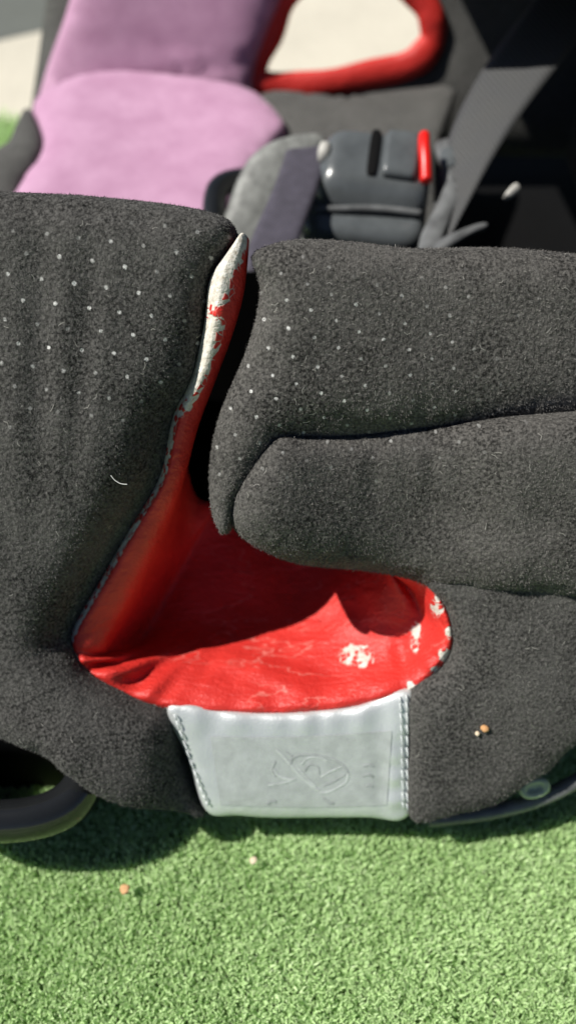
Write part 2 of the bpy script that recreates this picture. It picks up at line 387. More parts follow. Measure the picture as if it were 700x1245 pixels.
M['emblem_dark'] = simple('emblem_thread_dark', (.34, .365, .36), .55, n=400, var=.2)
def webm():
    m, t, bs = newmat('grey_webbing'); co = coord(t); uv = coord(t, 'UV')
    w1 = N(t, 'ShaderNodeTexWave', bands_direction='DIAGONAL', i={'Scale': 1.9, 'Distortion': .8}); t.links.new(uv, w1.inputs['Vector'])
    c = mix(t, w1.outputs['Fac'], (.018, .019, .021), (.085, .088, .094)); c = mix(t, noise(t, co, 60, 3), c, (.06, .06, .058))
    t.links.new(c, bs.inputs['Base Color']); bs.inputs['Roughness'].default_value = .6
    bump(t, bs, w1.outputs['Fac'], .5, .0006); return m
M['web'] = webm()
def concretem(name, col, var):
    m, t, bs = newmat(name); co = coord(t)
    c = mix(t, .5, ramp(t, noise(t, co, 9, 5, .6), [(.3, tuple(x*(1-var) for x in col)), (.7, col)]), ramp(t, noise(t, co, 160, 4, .7), [(.3, tuple(x*(1-var) for x in col)), (.7, tuple(x*(1+var*.4) for x in col))]))
    t.links.new(c, bs.inputs['Base Color']); bs.inputs['Roughness'].default_value = .9; bump(t, bs, noise(t, co, 300, 4), .4, .001); return m
M['concrete'] = concretem('pale_concrete', (.62, .58, .48), .22)
M['shaded_paving'] = concretem('shaded_paving', (.13, .14, .125), .35)  # shadow over the far concrete, put into a darker grey
def turfm(name, k=1.0):
    m, t, bs = newmat(name); uv = coord(t, 'UV'); co = coord(t)
    sep = N(t, 'ShaderNodeSeparateXYZ'); t.links.new(uv, sep.inputs[0])
    c = ramp(t, sep.outputs[0], [(0, (.39*k, .54*k, .24*k)), (.35, (.46*k, .62*k, .30*k)), (.7, (.52*k, .68*k, .355*k)), (1, (.64*k, .75*k, .47*k))])
    c = mix(t, math_(t, 'MULTIPLY', noise(t, co, 26, 3), .5), c, (.47*k, .63*k, .31*k))
    t.links.new(c, bs.inputs['Base Color']); bs.inputs['Roughness'].default_value = .6; bs.inputs['Specular IOR Level'].default_value = .3
    tr = N(t, 'ShaderNodeBsdfTranslucent'); mx = N(t, 'ShaderNodeMixShader', i={0: .33}); t.links.new(c, tr.inputs[0])
    t.links.new(bs.outputs[0], mx.inputs[1]); t.links.new(tr.outputs[0], mx.inputs[2]); t.links.new(mx.outputs[0], t.nodes['Material Output'].inputs['Surface'])
    return m
M['turf'] = turfm('turf_blades', 1.16)
M['turf_back'] = simple('turf_backing', (.36, .47, .23), .95, n=300, var=.4)

# ------------------------------------------------------------ setting
def sheet(name, pts, z, mat):
    V = [(x, y, z) for x, y in pts]; return mesh(name, V, [tuple(range(len(V)))], mat, smooth=False, kind='structure')
sheet('ground', [(-30, -30), (30, -30), (30, 30), (-30, 30)], -.018, M['shaded_paving'])  # dark grey past the pavement edge stands in for shadow on the concrete
sheet('pavement', [(-4, .60), (4, .60), (4, 1.6), (.1, 1.15), (-.33, .90), (-4, .62)], -.014, M['concrete'])
sheet('lawn', [(-3, -2), (3, -2), (3, .735), (-3, .735)], -.010, M['turf_back'])
def blades(n, x0, x1, y0, y1, hgt, wid, seed, skip=None):
    r = np.random.default_rng(seed); b = np.stack([r.uniform(x0, x1, n), r.uniform(y0, y1, n), np.full(n, -.010)], 1)
    if skip: b = b[~skip(b)]; n = len(b)
    tuft = b[:, :2]*190; ang = r.uniform(0, 2*math.pi, n)+.6*vnoise(tuft, seed); lean = r.uniform(.15, .95, n)
    h = hgt*r.uniform(.55, 1.15, n)*(1+.18*vnoise(b[:, :2]*110, seed+3)); wd = wid*r.uniform(.6, 1.2, n)
    d = np.stack([np.cos(ang), np.sin(ang), np.zeros(n)], 1); s = np.stack([-np.sin(ang), np.cos(ang), np.zeros(n)], 1)
    s += np.stack([np.zeros(n), np.zeros(n), r.uniform(-.5, .5, n)], 1); z = np.array([0, 0, 1.])
    l0, l1, l2 = .25*lean, .55*lean, .95*lean
    p1 = b+(d*np.sin(l0)[:, None]+z*np.cos(l0)[:, None])*(h*.4)[:, None]
    p2 = p1+(d*np.sin(l1)[:, None]+z*np.cos(l1)[:, None])*(h*.33)[:, None]
    p3 = p2+(d*np.sin(l2*1.3)[:, None]+z*np.cos(l2*1.3)[:, None])*(h*.3)[:, None]
    w_ = (s*wd[:, None])/2
    q = [np.stack([b-w_, b+w_, p1+w_, p1-w_], 1), np.stack([p1-w_, p1+w_, p2+w_*.85, p2-w_*.85], 1), np.stack([p2-w_*.85, p2+w_*.85, p3+w_*.3, p3-w_*.3], 1)]
    u = np.stack([np.clip(.5+.22*r.normal(size=n)+.10*vnoise(b[:, :2]*60, 5)+.12*vnoise(b[:, :2]*170, 6), 0, 1), r.random(n)], 1)
    return np.concatenate(q), np.concatenate([u]*3)
under = lambda b: (b[:, 1] > .17) & (b[:, 1] < .60) & (b[:, 0] > -.13)
a1, u1 = blades(170000, -.18, .18, .0, .17, .0060, .0009, 11)
a2, u2 = blades(34000, -.75, .75, -.25, .735, .013, .0022, 12, lambda b: under(b) | ((abs(b[:, 0]) < .18) & (b[:, 1] > 0) & (b[:, 1] < .17)))
a3, u3 = blades(12000, -.42, -.12, .44, .738, .013, .0016, 13)
tri_soup('grass', np.concatenate([a1, a2, a3]), M['turf'], None, uv=np.concatenate([u1, u2, u3]), kind='stuff',
         label='short pale green artificial turf under the car seat', category='turf')

# ------------------------------------------------------------ the car seat
seat = empty('child_car_seat', (0, .35, 0), 'worn charcoal plush child car seat with pink cushion and red belt slots', 'car seat')
class Kid:  # collect the parts so that they all hang from the seat
    pass
def part(o): reparent(o, seat); return o

def gauss(p, x, y, sx, sy=None, rot=0):
    dx, dy = p[:, 0]-x, p[:, 1]-y; c, s = math.cos(rot), math.sin(rot); a, b = dx*c+dy*s, -dx*s+dy*c
    return np.exp(-(a/sx)**2-(b/(sy or sx))**2)
def sstep(x, a, b): t = np.clip((x-a)/(b-a), 0, 1); return t*t*(3-2*t)
def seg_d(p, pts):
    pts = np.asarray(pts, float); D = np.full(len(p), 1e9)
    for a, b in zip(pts[:-1], pts[1:]):
        e = b-a; t = np.clip(((p-a)@e)/(e@e), 0, 1); D = np.minimum(D, np.linalg.norm(p-(a+t[:, None]*e), axis=1))
    return D
mm = .001
# near wing, left padded panel
def left_base(p):
    return (6*sstep(p[:, 1], 760, 480) + 20*gauss(p, 60, 985, 120, 120)*sstep(p[:, 0], 250, 170)-9*gauss(p, 240, 925, 42, 80))*mm
def left_extra(p, d):
    w = 1.0*gauss(p, 95, 400, 15, 190, .06)+.9*gauss(p, 40, 440, 13, 170)-1.0*gauss(p, 70, 420, 11, 150)+.8*gauss(p, 140, 430, 12, 150, .1)-.7*gauss(p, 118, 440, 9, 140, .08)
    w += -1.3*np.exp(-(seg_d(p, [(-20, 252), (90, 258), (180, 272), (225, 292), (262, 318)])/7)**2)
    w += -9*np.exp(-(seg_d(p, [(222, 500), (195, 590), (130, 700), (88, 770)])/34)**2)*sstep(p[:, 1], 440, 520)*sstep(p[:, 1], 815, 770)
    w += .35*vnoise(p/38, 3)+.18*vnoise(p/13, 9)
    w += -2.2*np.exp(-(seg_d(p, [(62, 880), (78, 893), (86, 912), (82, 918)])/5)**2)+1.0*gauss(p, 98, 895, 16, 26)
    return w*mm
LEFT = [(-240, 214, .012), (-120, 222, .012), (0, 233, .012), (100, 238, .012), (200, 248, .012), (258, 259, .010), (283, 273, .008), (284, 296, .008), (259, 338, .012),
        (250, 392, .014), (238, 450, .018), (215, 506, .020), (201, 578, .022), (166, 640, .024), (127, 708, .024), (94, 764, .020), (92, 795, .012),
        (110, 819, .010), (158, 847, .008), (207, 863, .006), (222, 905, .006), (238, 950, .006), (251, 984, .007), (180, 977, .012), (118, 963, .012), (82, 938, .010),
        (40, 908, .010), (0, 888, .010), (-80, 852, .010), (-240, 790, .010)]
o, dat = pillow('side_panel', LEFT, M['plush_left'], seat, H=.015, T=.030, base=left_base, extra=left_extra); part(o)
fuzz(o, dat, 2.1, M['pile_left'], seed=2)
# near wing, armrest pad (upper lobe) and the roll below its seam
def pad_base(p): return (5+9*sstep(p[:, 0], 600, 280)-5*sstep(p[:, 0], 560, 800))*mm
def pad_extra(p, d): return (.45*vnoise(p/44, 5)+.2*vnoise(p/14, 8)-1.0*gauss(p, 500, 285, 60, 22))*mm
PAD = [(306, 312, .009), (328, 298, .012), (365, 291, .012), (430, 294, .012), (500, 302, .012), (600, 301, .012), (700, 309, .012), (790, 316, .012), (800, 400, .02), (800, 520, .022),
       (700, 512, .022), (600, 516, .022), (500, 524, .022), (420, 532, .022), (350, 536, .018), (318, 566, .010), (290, 610, .010), (283, 640, .008), (271, 648, .008), (257, 618, .012), (256, 560, .014), (268, 502, .014),
       (294, 440, .014), (310, 392, .014), (316, 348, .012)]
o, dat = pillow('armrest_pad', PAD, M['plush_right'], seat, H=.014, T=.038, base=pad_base, extra=pad_extra); part(o)
fuzz(o, dat, 2.1, M['pile_right'], seed=3)
def roll_base(p): return (-5+18*sstep(p[:, 0], 500, 300)+4*sstep(p[:, 1], 640, 540)*sstep(p[:, 0], 380, 500)+8*sstep(p[:, 0], 520, 620))*mm
def roll_extra(p, d):
    g = sstep(p[:, 1], 505, 535)*sstep(p[:, 1], 640, 560)
    w = .6*g*(gauss(p, 425, 560, 8, 60)+gauss(p, 470, 555, 9, 60)+gauss(p, 500, 560, 8, 50)+.9*gauss(p, 530, 560, 10, 70)-.8*gauss(p, 448, 560, 8, 60)-.9*gauss(p, 515, 560, 6, 60)-1.0*gauss(p, 546, 560, 7, 60))
    return (w+.4*vnoise(p/40, 15)+.22*vnoise(p/14, 18))*mm
ROLL = [(281, 600, .012), (300, 562, .010), (336, 522, .007), (376, 523, .006), (440, 517, .006), (500, 510, .006), (600, 503, .006), (700, 497, .006), (800, 492, .008), (810, 620, .02), (800, 740, .03),
        (700, 728, .030), (610, 718, .022), (530, 716, .020), (500, 703, .022), (430, 691, .024), (360, 683, .024), (315, 665, .022), (284, 640, .018)]
o, dat = pillow('armrest_roll', ROLL, M['plush_right'], seat, H=.018, T=.034, base=roll_base, extra=roll_extra); part(o)
fuzz(o, dat, 2.1, M['pile_right'], seed=4)
# near wing, lower right padded panel
def low_base(p): return (2+3*gauss(p, 640, 820, 90, 90))*mm
def low_extra(p, d): return (.4*vnoise(p/40, 25)+.2*vnoise(p/14, 28))*mm
LOW = [(522, 700, .010), (539, 732, .009), (548, 758, .009), (550, 785, .009), (536, 814, .009), (498, 840, .007), (496, 900, .006), (497, 990, .007), (556, 986, .010), (604, 972, .010), (636, 950, .010),
       (666, 932, .010), (700, 900, .012), (800, 830, .012), (810, 740, .02), (800, 660, .02), (640, 660, .01)]
o, dat = pillow('side_panel', LOW, M['plush'], seat, H=.0085, T=.022, base=low_base, extra=low_extra); part(o)
fuzz(o, dat, 2.1, M['pile'], seed=5)

# red vinyl lining of the belt slot
ROWS = [  # outer edge, crest of the rolled rim, inner edge of the rim, wall, floor, back: (px, py, mm out of the wing)
 [(284,296,13),(294,283,17),(303,292,11),(298,300,-12),(290,312,-35),(286,325,-54)],
 [(256,338,14),(272,335,20),(297,350,12),(289,354,-12),(279,361,-37),(274,369,-57)],
 [(248,395,12),(262,395,19),(283,404,10),(276,408,-12),(264,414,-40),(258,420,-60)],
 [(234,455,8),(247,455,14),(262,462,6),(256,466,-15),(245,472,-44),(240,480,-61)],
 [(209,510,3),(221,512,9),(240,520,2),(235,523,-20),(226,532,-46),(226,546,-61)],
 [(194,580,1),(204,583,6),(221,589,0),(220,593,-24),(224,602,-47),(238,602,-60)],
 [(160,640,-1),(171,643,4),(193,655,-2),(203,660,-26),(222,664,-47),(262,612,-58)],
 [(121,708,-2),(132,712,3),(158,725,-3),(170,730,-24),(194,728,-44),(258,618,-58)],
 [(88,768,-2),(97,774,2),(126,782,-3),(142,782,-17),(184,762,-41),(258,622,-59)],
 [(90,802,-2),(98,800,2),(117,800,-2),(146,794,-11),(205,764,-38),(264,626,-60)],
 [(108,822,-2),(112,818,2),(127,812,-1),(164,804,-8),(240,758,-38),(275,630,-61)],
 [(157,850,-2),(160,845,2),(169,835,0),(196,814,-9),(284,746,-42),(292,634,-62)],
 [(206,866,-2),(208,859,3),(213,846,1),(232,816,-10),(306,744,-43),(312,638,-64)],
 [(280,872,-2),(280,864,3),(284,850,1),(294,816,-11),(340,742,-44),(342,642,-66)],
 [(350,872,-2),(350,865,3),(351,850,1),(352,815,-12),(372,738,-44),(372,645,-66)],
 [(430,864,-2),(430,857,3),(428,842,1),(420,808,-12),(402,734,-40),(400,646,-66)],
 [(499,845,-2),(496,839,3),(489,826,1),(472,796,-12),(432,728,-31),(424,646,-58)],
 [(537,817,-2),(531,811,3),(519,803,1),(497,781,-11),(456,720,-22),(440,646,-50)],
 [(553,786,-2),(546,783,4),(533,779,1),(508,764,-11),(470,708,-18),(450,646,-44)],
 [(552,755,-2),(544,755,4),(532,757,0),(510,748,-12),(474,697,-16),(455,645,-40)],
 [(540,728,-2),(533,731,3),(523,736,-1),(506,731,-14),(472,687,-19),(455,642,-38)],
 [(524,702,-3),(518,708,1),(512,716,-4),(496,714,-16),(466,676,-20),(452,640,-38)],
 [(496,684,-6),(490,690,-4),(482,698,-8),(470,694,-20),(452,664,-24),(446,636,-38)]]
rows = np.array(ROWS, float); nk, ns = rows.shape[:2]
g1 = np.stack([catmull(rows[:, j], 9) for j in range(ns)], 1)           # along the rim
g2 = np.stack([catmull(g1[i], 9) for i in range(len(g1))], 0)           # across
nt_, nsx = g2.shape[:2]
pp = g2.reshape(-1, 3); kk = np.repeat(np.arange(nt_)/9, nsx); ss = np.tile(np.arange(nsx)/9, nt_)
# gathers where the lining turns the lower left corner, puckers along the lip, slack folds over the floor
wav = 3.2*np.exp(-((kk-10)/1.7)**2)*np.sin(kk*5.6+.5)*np.exp(-((ss-2.2)/1.0)**2)
wav += 1.6*gauss(pp, 300, 812, 70, 9, .35)-1.4*gauss(pp, 330, 790, 80, 9, .4)+1.5*gauss(pp, 420, 765, 60, 8, -.5)-1.2*gauss(pp, 250, 815, 8, 40, .6)+1.3*gauss(pp, 468, 790, 12, 45, -.25)-1.3*gauss(pp, 490, 800, 9, 45, -.2)
wav += .5*np.sin(kk*9)*np.exp(-((ss-1.6)/.7)**2)*(kk > 11)*(kk < 18)+.6*vnoise(pp[:, :2]/17, 4)*(ss > 1.2)
wz = pp[:, 2]*mm+wav*mm
Vn = np.array([WING.at(a, b, c) for (a, b), c in zip(pp[:, :2], wz)])
F = []
for i in range(nt_-1):
    for j in range(nsx-1): F.append((i*nsx+j, (i+1)*nsx+j, (i+1)*nsx+j+1, i*nsx+j+1))
lin = mesh('belt_slot_lining', Vn, F, M['vinyl'], seat); part(lin)
lin['label'] = 'red vinyl lining of the belt slot, flaking to cream along its rolled edge'
wear = (.98+.12*vnoise(pp[:, :2]/9, 77))*sstep(kk, 4.5, 3.3)*sstep(ss, 2.15-.1*kk, 1.1-.1*kk)
wear = np.maximum(wear, .68*sstep(kk, 9.2, 7.6)*sstep(kk, 3.0, 4.0)*sstep(ss, .95, .55))
wear = np.maximum(wear, .95*sstep(ss, 1.0, .6)*(gauss(pp, 100, 815, 14)+gauss(pp, 205, 858, 12)+gauss(pp, 95, 800, 8)))
wear = wear-.75*gauss(pp, 270, 378, 30, 9)-.5*gauss(pp, 288, 340, 7)
wear = np.maximum(wear, .85*gauss(pp, 432, 797, 26, 14)); wear = np.maximum(wear, .74*gauss(pp, 505, 775, 8, 24))
for x, y, a, b in ((531, 738, 9, 14), (546, 770, 6, 9), (541, 797, 10, 10), (499, 836, 9, 9), (530, 815, 9, 6)): wear = np.maximum(wear, .92*gauss(pp, x, y, a, b))
wear = np.maximum(wear, .60*sstep(ss, 1.05, .7)*(kk > 11.5)*(kk < 17))
crease = np.clip(sstep(ss, 1.0, 1.8)*sstep(kk, 9, 11), .0, 1)
me = lin.data
for nm, arr in (('wear', wear), ('crease', crease)):
    at = me.attributes.new(nm, 'FLOAT', 'POINT'); at.data.foreach_set('value', np.clip(arr, 0, 1.3).astype(np.float32))
sm = lin.modifiers.new('thickness', 'SOLIDIFY'); sm.thickness = .0011; sm.offset = -1

# silver satin label below the slot
def lab_extra(p, d):
    g = sstep(p[:, 1], 905, 870)
    w = .55*g*(np.sin(p[:, 0]/6.3+1.2*np.sin(p[:, 0]/31))*.7+.5*np.sin(p[:, 0]/11.))+.45*vnoise(p/30, 31)+.8*gauss(p, 478, 930, 9, 60)-.7*gauss(p, 462, 945, 7, 40)
    w += .5*np.sin(p[:, 1]/4.5)*gauss(p, 480, 950, 14, 50)
    return w*mm
LAB = [(205, 857, .004), (280, 864, .004), (350, 866, .004), (430, 858, .004), (499, 838, .004), (499, 900, .005), (498, 989, .006), (440, 993, .009), (350, 994, .010), (290, 990, .009), (251, 985, .006), (228, 920, .005)]
lab, ldat = pillow('fabric_label', LAB, M['satin'], seat, H=.0032, T=.014, w0=.002, extra=lab_extra, res=.002); part(lab)
lab['label'] = 'silver satin label with a faint woven grey crest'
LX = ldat[0][:ldat[4]]
def on_label(px, py, up=0.0):
    """point on the label's face seen at a pixel"""
    pr = project(LX); d = ((pr-np.array([px, py]))**2).sum(1); i = np.argsort(d)[:4]; wgt = 1/(d[i]+1); wgt /= wgt.sum()
    wv = ((LX[i]-WING.O)@WING.N*wgt).sum(); return WING.at(px, py, wv+up)
# grey printed field
gx, gy = 26, 14; V = []; F = []
for j in range(gy+1):
    for i in range(gx+1):
        a, b = i/gx, j/gy
        x0, x1 = 256+(268-256)*b, 476+(470-476)*b; y0 = 896+(-8)*a+4*math.sin(a*3); y1 = 979+3*math.sin(a*3.1)
        V.append(on_label(x0+(x1-x0)*a, y0+(y1-y0)*b, .0003))
for j in range(gy):
    for i in range(gx): k = j*(gx+1)+i; F.append((k, k+gx+1, k+gx+2, k+1))
fld = mesh('printed_field', V, F, M['print'], lab)
# crest: slanted bars, a curved shield outline, side flourish, small marks
def stroke(pts, w_, m_, up=.0004):
    c = catmull(pts, 5); n = len(c); V = []; F = []
    for k in range(n):
        t = c[min(k+1, n-1)]-c[max(k-1, 0)]; t = np.array([-t[1], t[0]])/(np.linalg.norm(t)+1e-9)*w_*(.35 if k in (0, n-1) else .8)
        for q, h_ in ((-1, 0), (-.6, 1), (.6, 1), (1, 0)): V.append(on_label(*(c[k]+t*q), up+.00006*h_))
        if k:
            for q in range(3): a = (k-1)*4+q; F.append((a, a+1, a+5, a+4))
    return mesh('crest_stroke', V, F, m_, lab)
for pts, w_, l_ in (([(335, 911), (348, 924), (362, 940), (378, 955), (389, 962)], 2.2, 1), ([(362, 934), (372, 945), (384, 957)], 1.6, 1),
    ([(352, 925), (362, 919), (380, 918), (400, 922), (416, 930), (423, 940)], 2.0, 0), ([(366, 930), (374, 922), (388, 921), (398, 926)], 1.4, 1),
    ([(423, 940), (421, 950), (410, 958), (396, 964), (388, 963)], 1.8, 1), ([(390, 945), (402, 938), (416, 932)], 1.6, 1), ([(392, 956), (406, 950), (420, 941)], 1.4, 0),
    ([(333, 935), (338, 943), (350, 948), (360, 947)], 2.2, 1), ([(335, 925), (331, 935), (335, 945)], 1.6, 0), ([(326, 955), (340, 953), (356, 949)], 1.3, 1),
    ([(370, 938), (376, 930), (386, 932), (388, 942)], 1.5, 0), ([(324, 978), (330, 974), (336, 975)], 2.6, 0), ([(393, 970), (400, 976), (406, 977)], 2.4, 0),
    ([(441, 932), (448, 930), (455, 932)], 2.2, 0), ([(440, 944), (448, 942), (454, 945)], 2.2, 0), ([(444, 956), (449, 955), (453, 957)], 1.8, 0),
    ([(348, 914), (355, 921), (352, 932)], 1.3, 0)):
    stroke(pts, w_, M['emblem_light' if l_ else 'emblem_dark'])
# corded stitching down both edges of the label
def stitches(path, n, r_, up=.0004):
    c = catmull(path, 12); idx = np.linspace(0, len(c)-1, n+1)
    for k in range(n):
        a = np.array([np.interp(idx[k]+.12, range(len(c)), c[:, q]) for q in (0, 1)]); b = np.array([np.interp(idx[k+1]-.12, range(len(c)), c[:, q]) for q in (0, 1)])
        ts = np.linspace(0, 1, 6); off = np.array([1.0, 0])
        path3 = [on_label(*(a+(b-a)*t+off*(t-.5)*1.5), up+.0006*math.sin(math.pi*t)) for t in ts]
        V, F = tube(path3, r_*np.array([.5, .9, 1, 1, .9, .5]), 8); mesh('stitch', V, F, M['cord'], lab)
stitches([(212, 868), (226, 908), (241, 950), (253, 980)], 11, .00038, .0010)
stitches([(486, 846), (488, 890), (489, 940), (490, 984)], 11, .0003)
stitches([(494, 844), (495, 890), (495, 940), (495, 986)], 11, .00036)

# plastic shell, base, foot
def slab_wing(x0, y0, x1, y1, wa, wb):
    a, b = WING.uv(x0, y0, 0), WING.uv(x1, y1, 0); V = []
    for w_ in (wa, wb):
        for u, v in ((a[0], a[1]), (b[0], a[1]), (b[0], b[1]), (a[0], b[1])): V.append(WING.pt(u, v, w_))
    return V, [(0, 1, 2, 3), (7, 6, 5, 4), (0, 4, 5, 1), (1, 5, 6, 2), (2, 6, 7, 3), (3, 7, 4, 0)]
V, F = slab_wing(-260, 318, 860, 960, -.088, -.10); part(mesh('shell', V, F, M['slit_dark'], seat, smooth=False))  # black slab behind the slit, coloured so the gap reads as shade
V, F = box(-.20, .26, .15, .64, .002, .024, .006); part(mesh('seat_base', V, F, M['black'], seat))  # coloured near black so the gap beside the strap looks shaded
c = PZ(-12, 925, .046); R = []
for z, k in ((-.008, -.020), (.034, -.016), (.041, -.0145), (.0455, -.011), (.047, -.007), (.045, -.003), (.040, -.0005), (.034, 0), (.026, -.003), (.014, -.009), (.004, -.014)):
    R.append(superring(c[0], c[1], z, (.044+k), (.028+k), 2.6, 48))
V, F = rings_mesh(R[2:], cap=False); ft = part(mesh('foot', V, F, M['gloss_black'], seat)); ft['label'] = 'glossy black hollow plastic foot'
V, F = rings_mesh(R[:3], cap=False); F.append(tuple(range(48))); mesh('cavity', V, F, M['black'], ft)  # inside of the foot in a darker black, its shade painted in
path = [WING.at(x, y, w_*mm) for x, y, w_ in ((520, 996, -7), (560, 992, -6), (600, 986, -6), (650, 973, -5), (700, 950, -5), (780, 905, -5))]
V, F = tube(catmull(path, 6), .0032, 10); part(mesh('base_rim', V, F, M['worn_grey'], seat))
V, F = rings_mesh([superring(0, 0, z, a, b, 2.2, 24) for z, a, b in ((-.002, .005, .003), (0, .0066, .0042), (.0016, .0066, .0042), (.0022, .005, .003), (.0016, .0035, .0018), (.0006, .003, .0014))])
cl = mesh('clip', V, F, M['pale_clip'], seat); cl.location = Vector(WING.at(648, 957, -.001))
cl.rotation_euler = (math.radians(52-8), 0, math.radians(12)); part(cl)

# seat cushion, far wing, backrest
FLOOR = Frame(PZ(180, 165, .098), (1, 0, 0), (0, 1, .10))
def cush_extra(p, d): return (1.6*vnoise(p/60, 41)+.8*gauss(p, 120, 195, 60, 7, -.1)-.7*gauss(p, 150, 205, 70, 7))*mm
CUSH = [(15, 300, .02), (28, 232, .012), (46, 208, .012), (54, 185, .012), (50, 163, .012), (41, 140, .014), (52, 124, .02), (105, 100, .02), (170, 95, .02), (250, 104, .02), (306, 118, .02), (332, 140, .016), (349, 163, .014), (340, 180, .012), (310, 215, .012), (280, 260, .014), (270, 320, .02)]
o, _ = pillow('seat_cushion', CUSH, M['pink'], seat, frame=FLOOR, H=.012, T=.03, res=.006, extra=cush_extra); part(o)
o['label'] = 'pink velour seat cushion'
FAR = Frame(P(300, 60, .56), (1, 0, 0), (0, .34, .94))
def bol_extra(p, d):
    w = 1.5*vnoise(p/50, 51)+1.6*gauss(p, 240, 72, 70, 5, -.15)-1.8*gauss(p, 235, 84, 75, 5, -.2)+1.4*gauss(p, 270, 95, 50, 4, -.3)-1.2*gauss(p, 200, 55, 90, 6, .05)
    return w*mm
BOL = [(38, 150, .02), (46, 122, .02), (60, 75, .02), (78, 25, .02), (95, -30, .02), (115, -80, .02), (250, -100, .02), (368, -80, .02), (345, -10, .016), (324, 45, .016), (308, 95, .014), (316, 140, .014), (310, 175, .01), (60, 175, .01)]
o, _ = pillow('bolster_cushion', BOL, M['pink'], seat, frame=FAR, H=.012, T=.02, res=.006, w0=.004, extra=bol_extra); part(o)
o['label'] = 'pink velour side bolster'
# far wing: padded wall with an opening, lofted outwards from the hole
hole = catmull([(303, 104), (330, 110), (380, 108), (440, 96), (500, 82), (526, 58), (531, 30), (520, 0), (490, -30), (430, -45), (375, -40), (340, -5), (322, 45), (306, 80)], 4, True)
cen = np.array([420, 30]); nh = len(hole)
outer = []
for x, y in hole:
    dx, dy = (x-cen[0]), (y-cen[1]); k = 1e9
    for lim, comp, c0 in ((62, dx, 420), (760, dx, 420), (-140, dy, 30), (190, dy, 30)):
        if comp*(lim-c0) > 0: k = min(k, (lim-c0)/comp)
    outer.append((cen[0]+dx*k, cen[1]+dy*k))
outer = np.array(outer); outer[:, 0] += np.where(outer[:, 0] < 80, (190-outer[:, 1])*.14-32, 0)
R = []
for f, w_ in ((0, -26), (0, -10), (0, -2), (.03, 3), (.08, 6), (.2, 8), (.5, 7), (.9, 4), (1.0, -2), (1.0, -26), (.5, -27)):
    R.append([FAR.at(*(hole[i]+(outer[i]-hole[i])*f), w_*mm-(.004)) for i in range(nh)])
V, F = rings_mesh(R, cap=False); part(mesh('side_panel', V, F, M['plush_far'], seat))
hc = hole.mean(0); R = []
ctrl = [FAR.at(*(hc+(h_-hc)*np.array([.955, .93])), (4+.6*math.sin(i*.8))*mm) for i, h_ in enumerate(hole)]
rim = np.array([7.2+.35*math.sin(i*1.1)+.4*math.sin(i*.45) for i in range(nh)])*mm
for a in np.linspace(0, 2*math.pi, 13)[:-1]:
    ring = []
    for i in range(nh):
        t_ = ctrl[(i+1) % nh]-ctrl[i-1]; t_ /= np.linalg.norm(t_); x_ = np.cross(t_, FAR.N); ring.append(ctrl[i]+(x_*math.cos(a)*1.25+FAR.N*math.sin(a)*.55)*rim[i])
    R.append(ring)
R.append(R[0])
V1, F1 = rings_mesh(R, cap=False)
R2 = [[FAR.at(*(hc+(hole[i]-hc)*sc), w_*mm) for i in range(nh)] for sc, w_ in ((.92, 0), (.90, -16), (.90, -42))]
V2, F2 = rings_mesh(R2, cap=False)
rt = mesh('belt_slot_lining', V1+V2, F1+[tuple(k+len(V1) for k in f) for f in F2], M['vinyl'], seat); part(rt)
a_ = rt.data.attributes.new('wear', 'FLOAT', 'POINT')
CORN = [(36, 136, .01), (50, 160, .012), (55, 184, .012), (46, 208, .012), (26, 240, .012), (10, 300, .02), (-140, 300, .02), (-140, 245, .02), (-40, 200, .015), (6, 186, .012), (20, 160, .01)]
o, _ = pillow('corner_pad', CORN, M['plush_far'], seat, frame=FLOOR, H=.010, T=.03, w0=.002, res=.006); part(o)
LAP = [(318, 118, .01), (420, 120, .01), (540, 108, .01), (552, 120, .01), (530, 190, .01), (500, 330, .01), (250, 330, .01), (300, 190, .01)]
o, _ = pillow('seat_cover', LAP, M['plush_far'], seat, frame=FLOOR, H=.006, T=.03, w0=-.004, res=.008); part(o)
R = []
for z, x, t in ((.05, .20, .08), (.2, .215, .07), (.4, .235, .06), (.6, .255, .05), (.70, .262, .045), (.73, .275, .02)):
    R.append([np.array([x+t*s_, yy, z]) for s_, ys in ((0, np.linspace(.27, .66, 12)), (1, np.linspace(.66, .27, 12))) for yy in ys])
V, F = rings_mesh(R); part(mesh('backrest', V, F, M['plush_far'], seat))
for ya, yb, tip, zb in ((.285, .375, .005, .265), (.455, .68, .060, .195)):   # added out of view, bolster-shaped, to shade the strap and far wing
    R = []
    for dz, dx, k in ((0, .012, .008), (.008, .003, .002), (.03, 0, 0), (.14, .01, 0), (.22, .05, .004), (.25, .09, .012), (.255, .12, .02)):
        x0 = tip+dx; R.append([np.array([a, b, zb+dz]) for a, b in ((.29, ya+k), (x0+.03, ya+k), (x0+.008, ya+k+.006), (x0, (ya+yb)/2), (x0+.008, yb-k-.006), (x0+.03, yb-k), (.29, yb-k))])
    V, F = rings_mesh(R); part(mesh('shade_bolster', V, F, M['plush_far'], seat))
V, F = box(.21, .28, .407, .498, .34, .66, .02); part(mesh('headrest', V, F, M['plush_far'], seat))

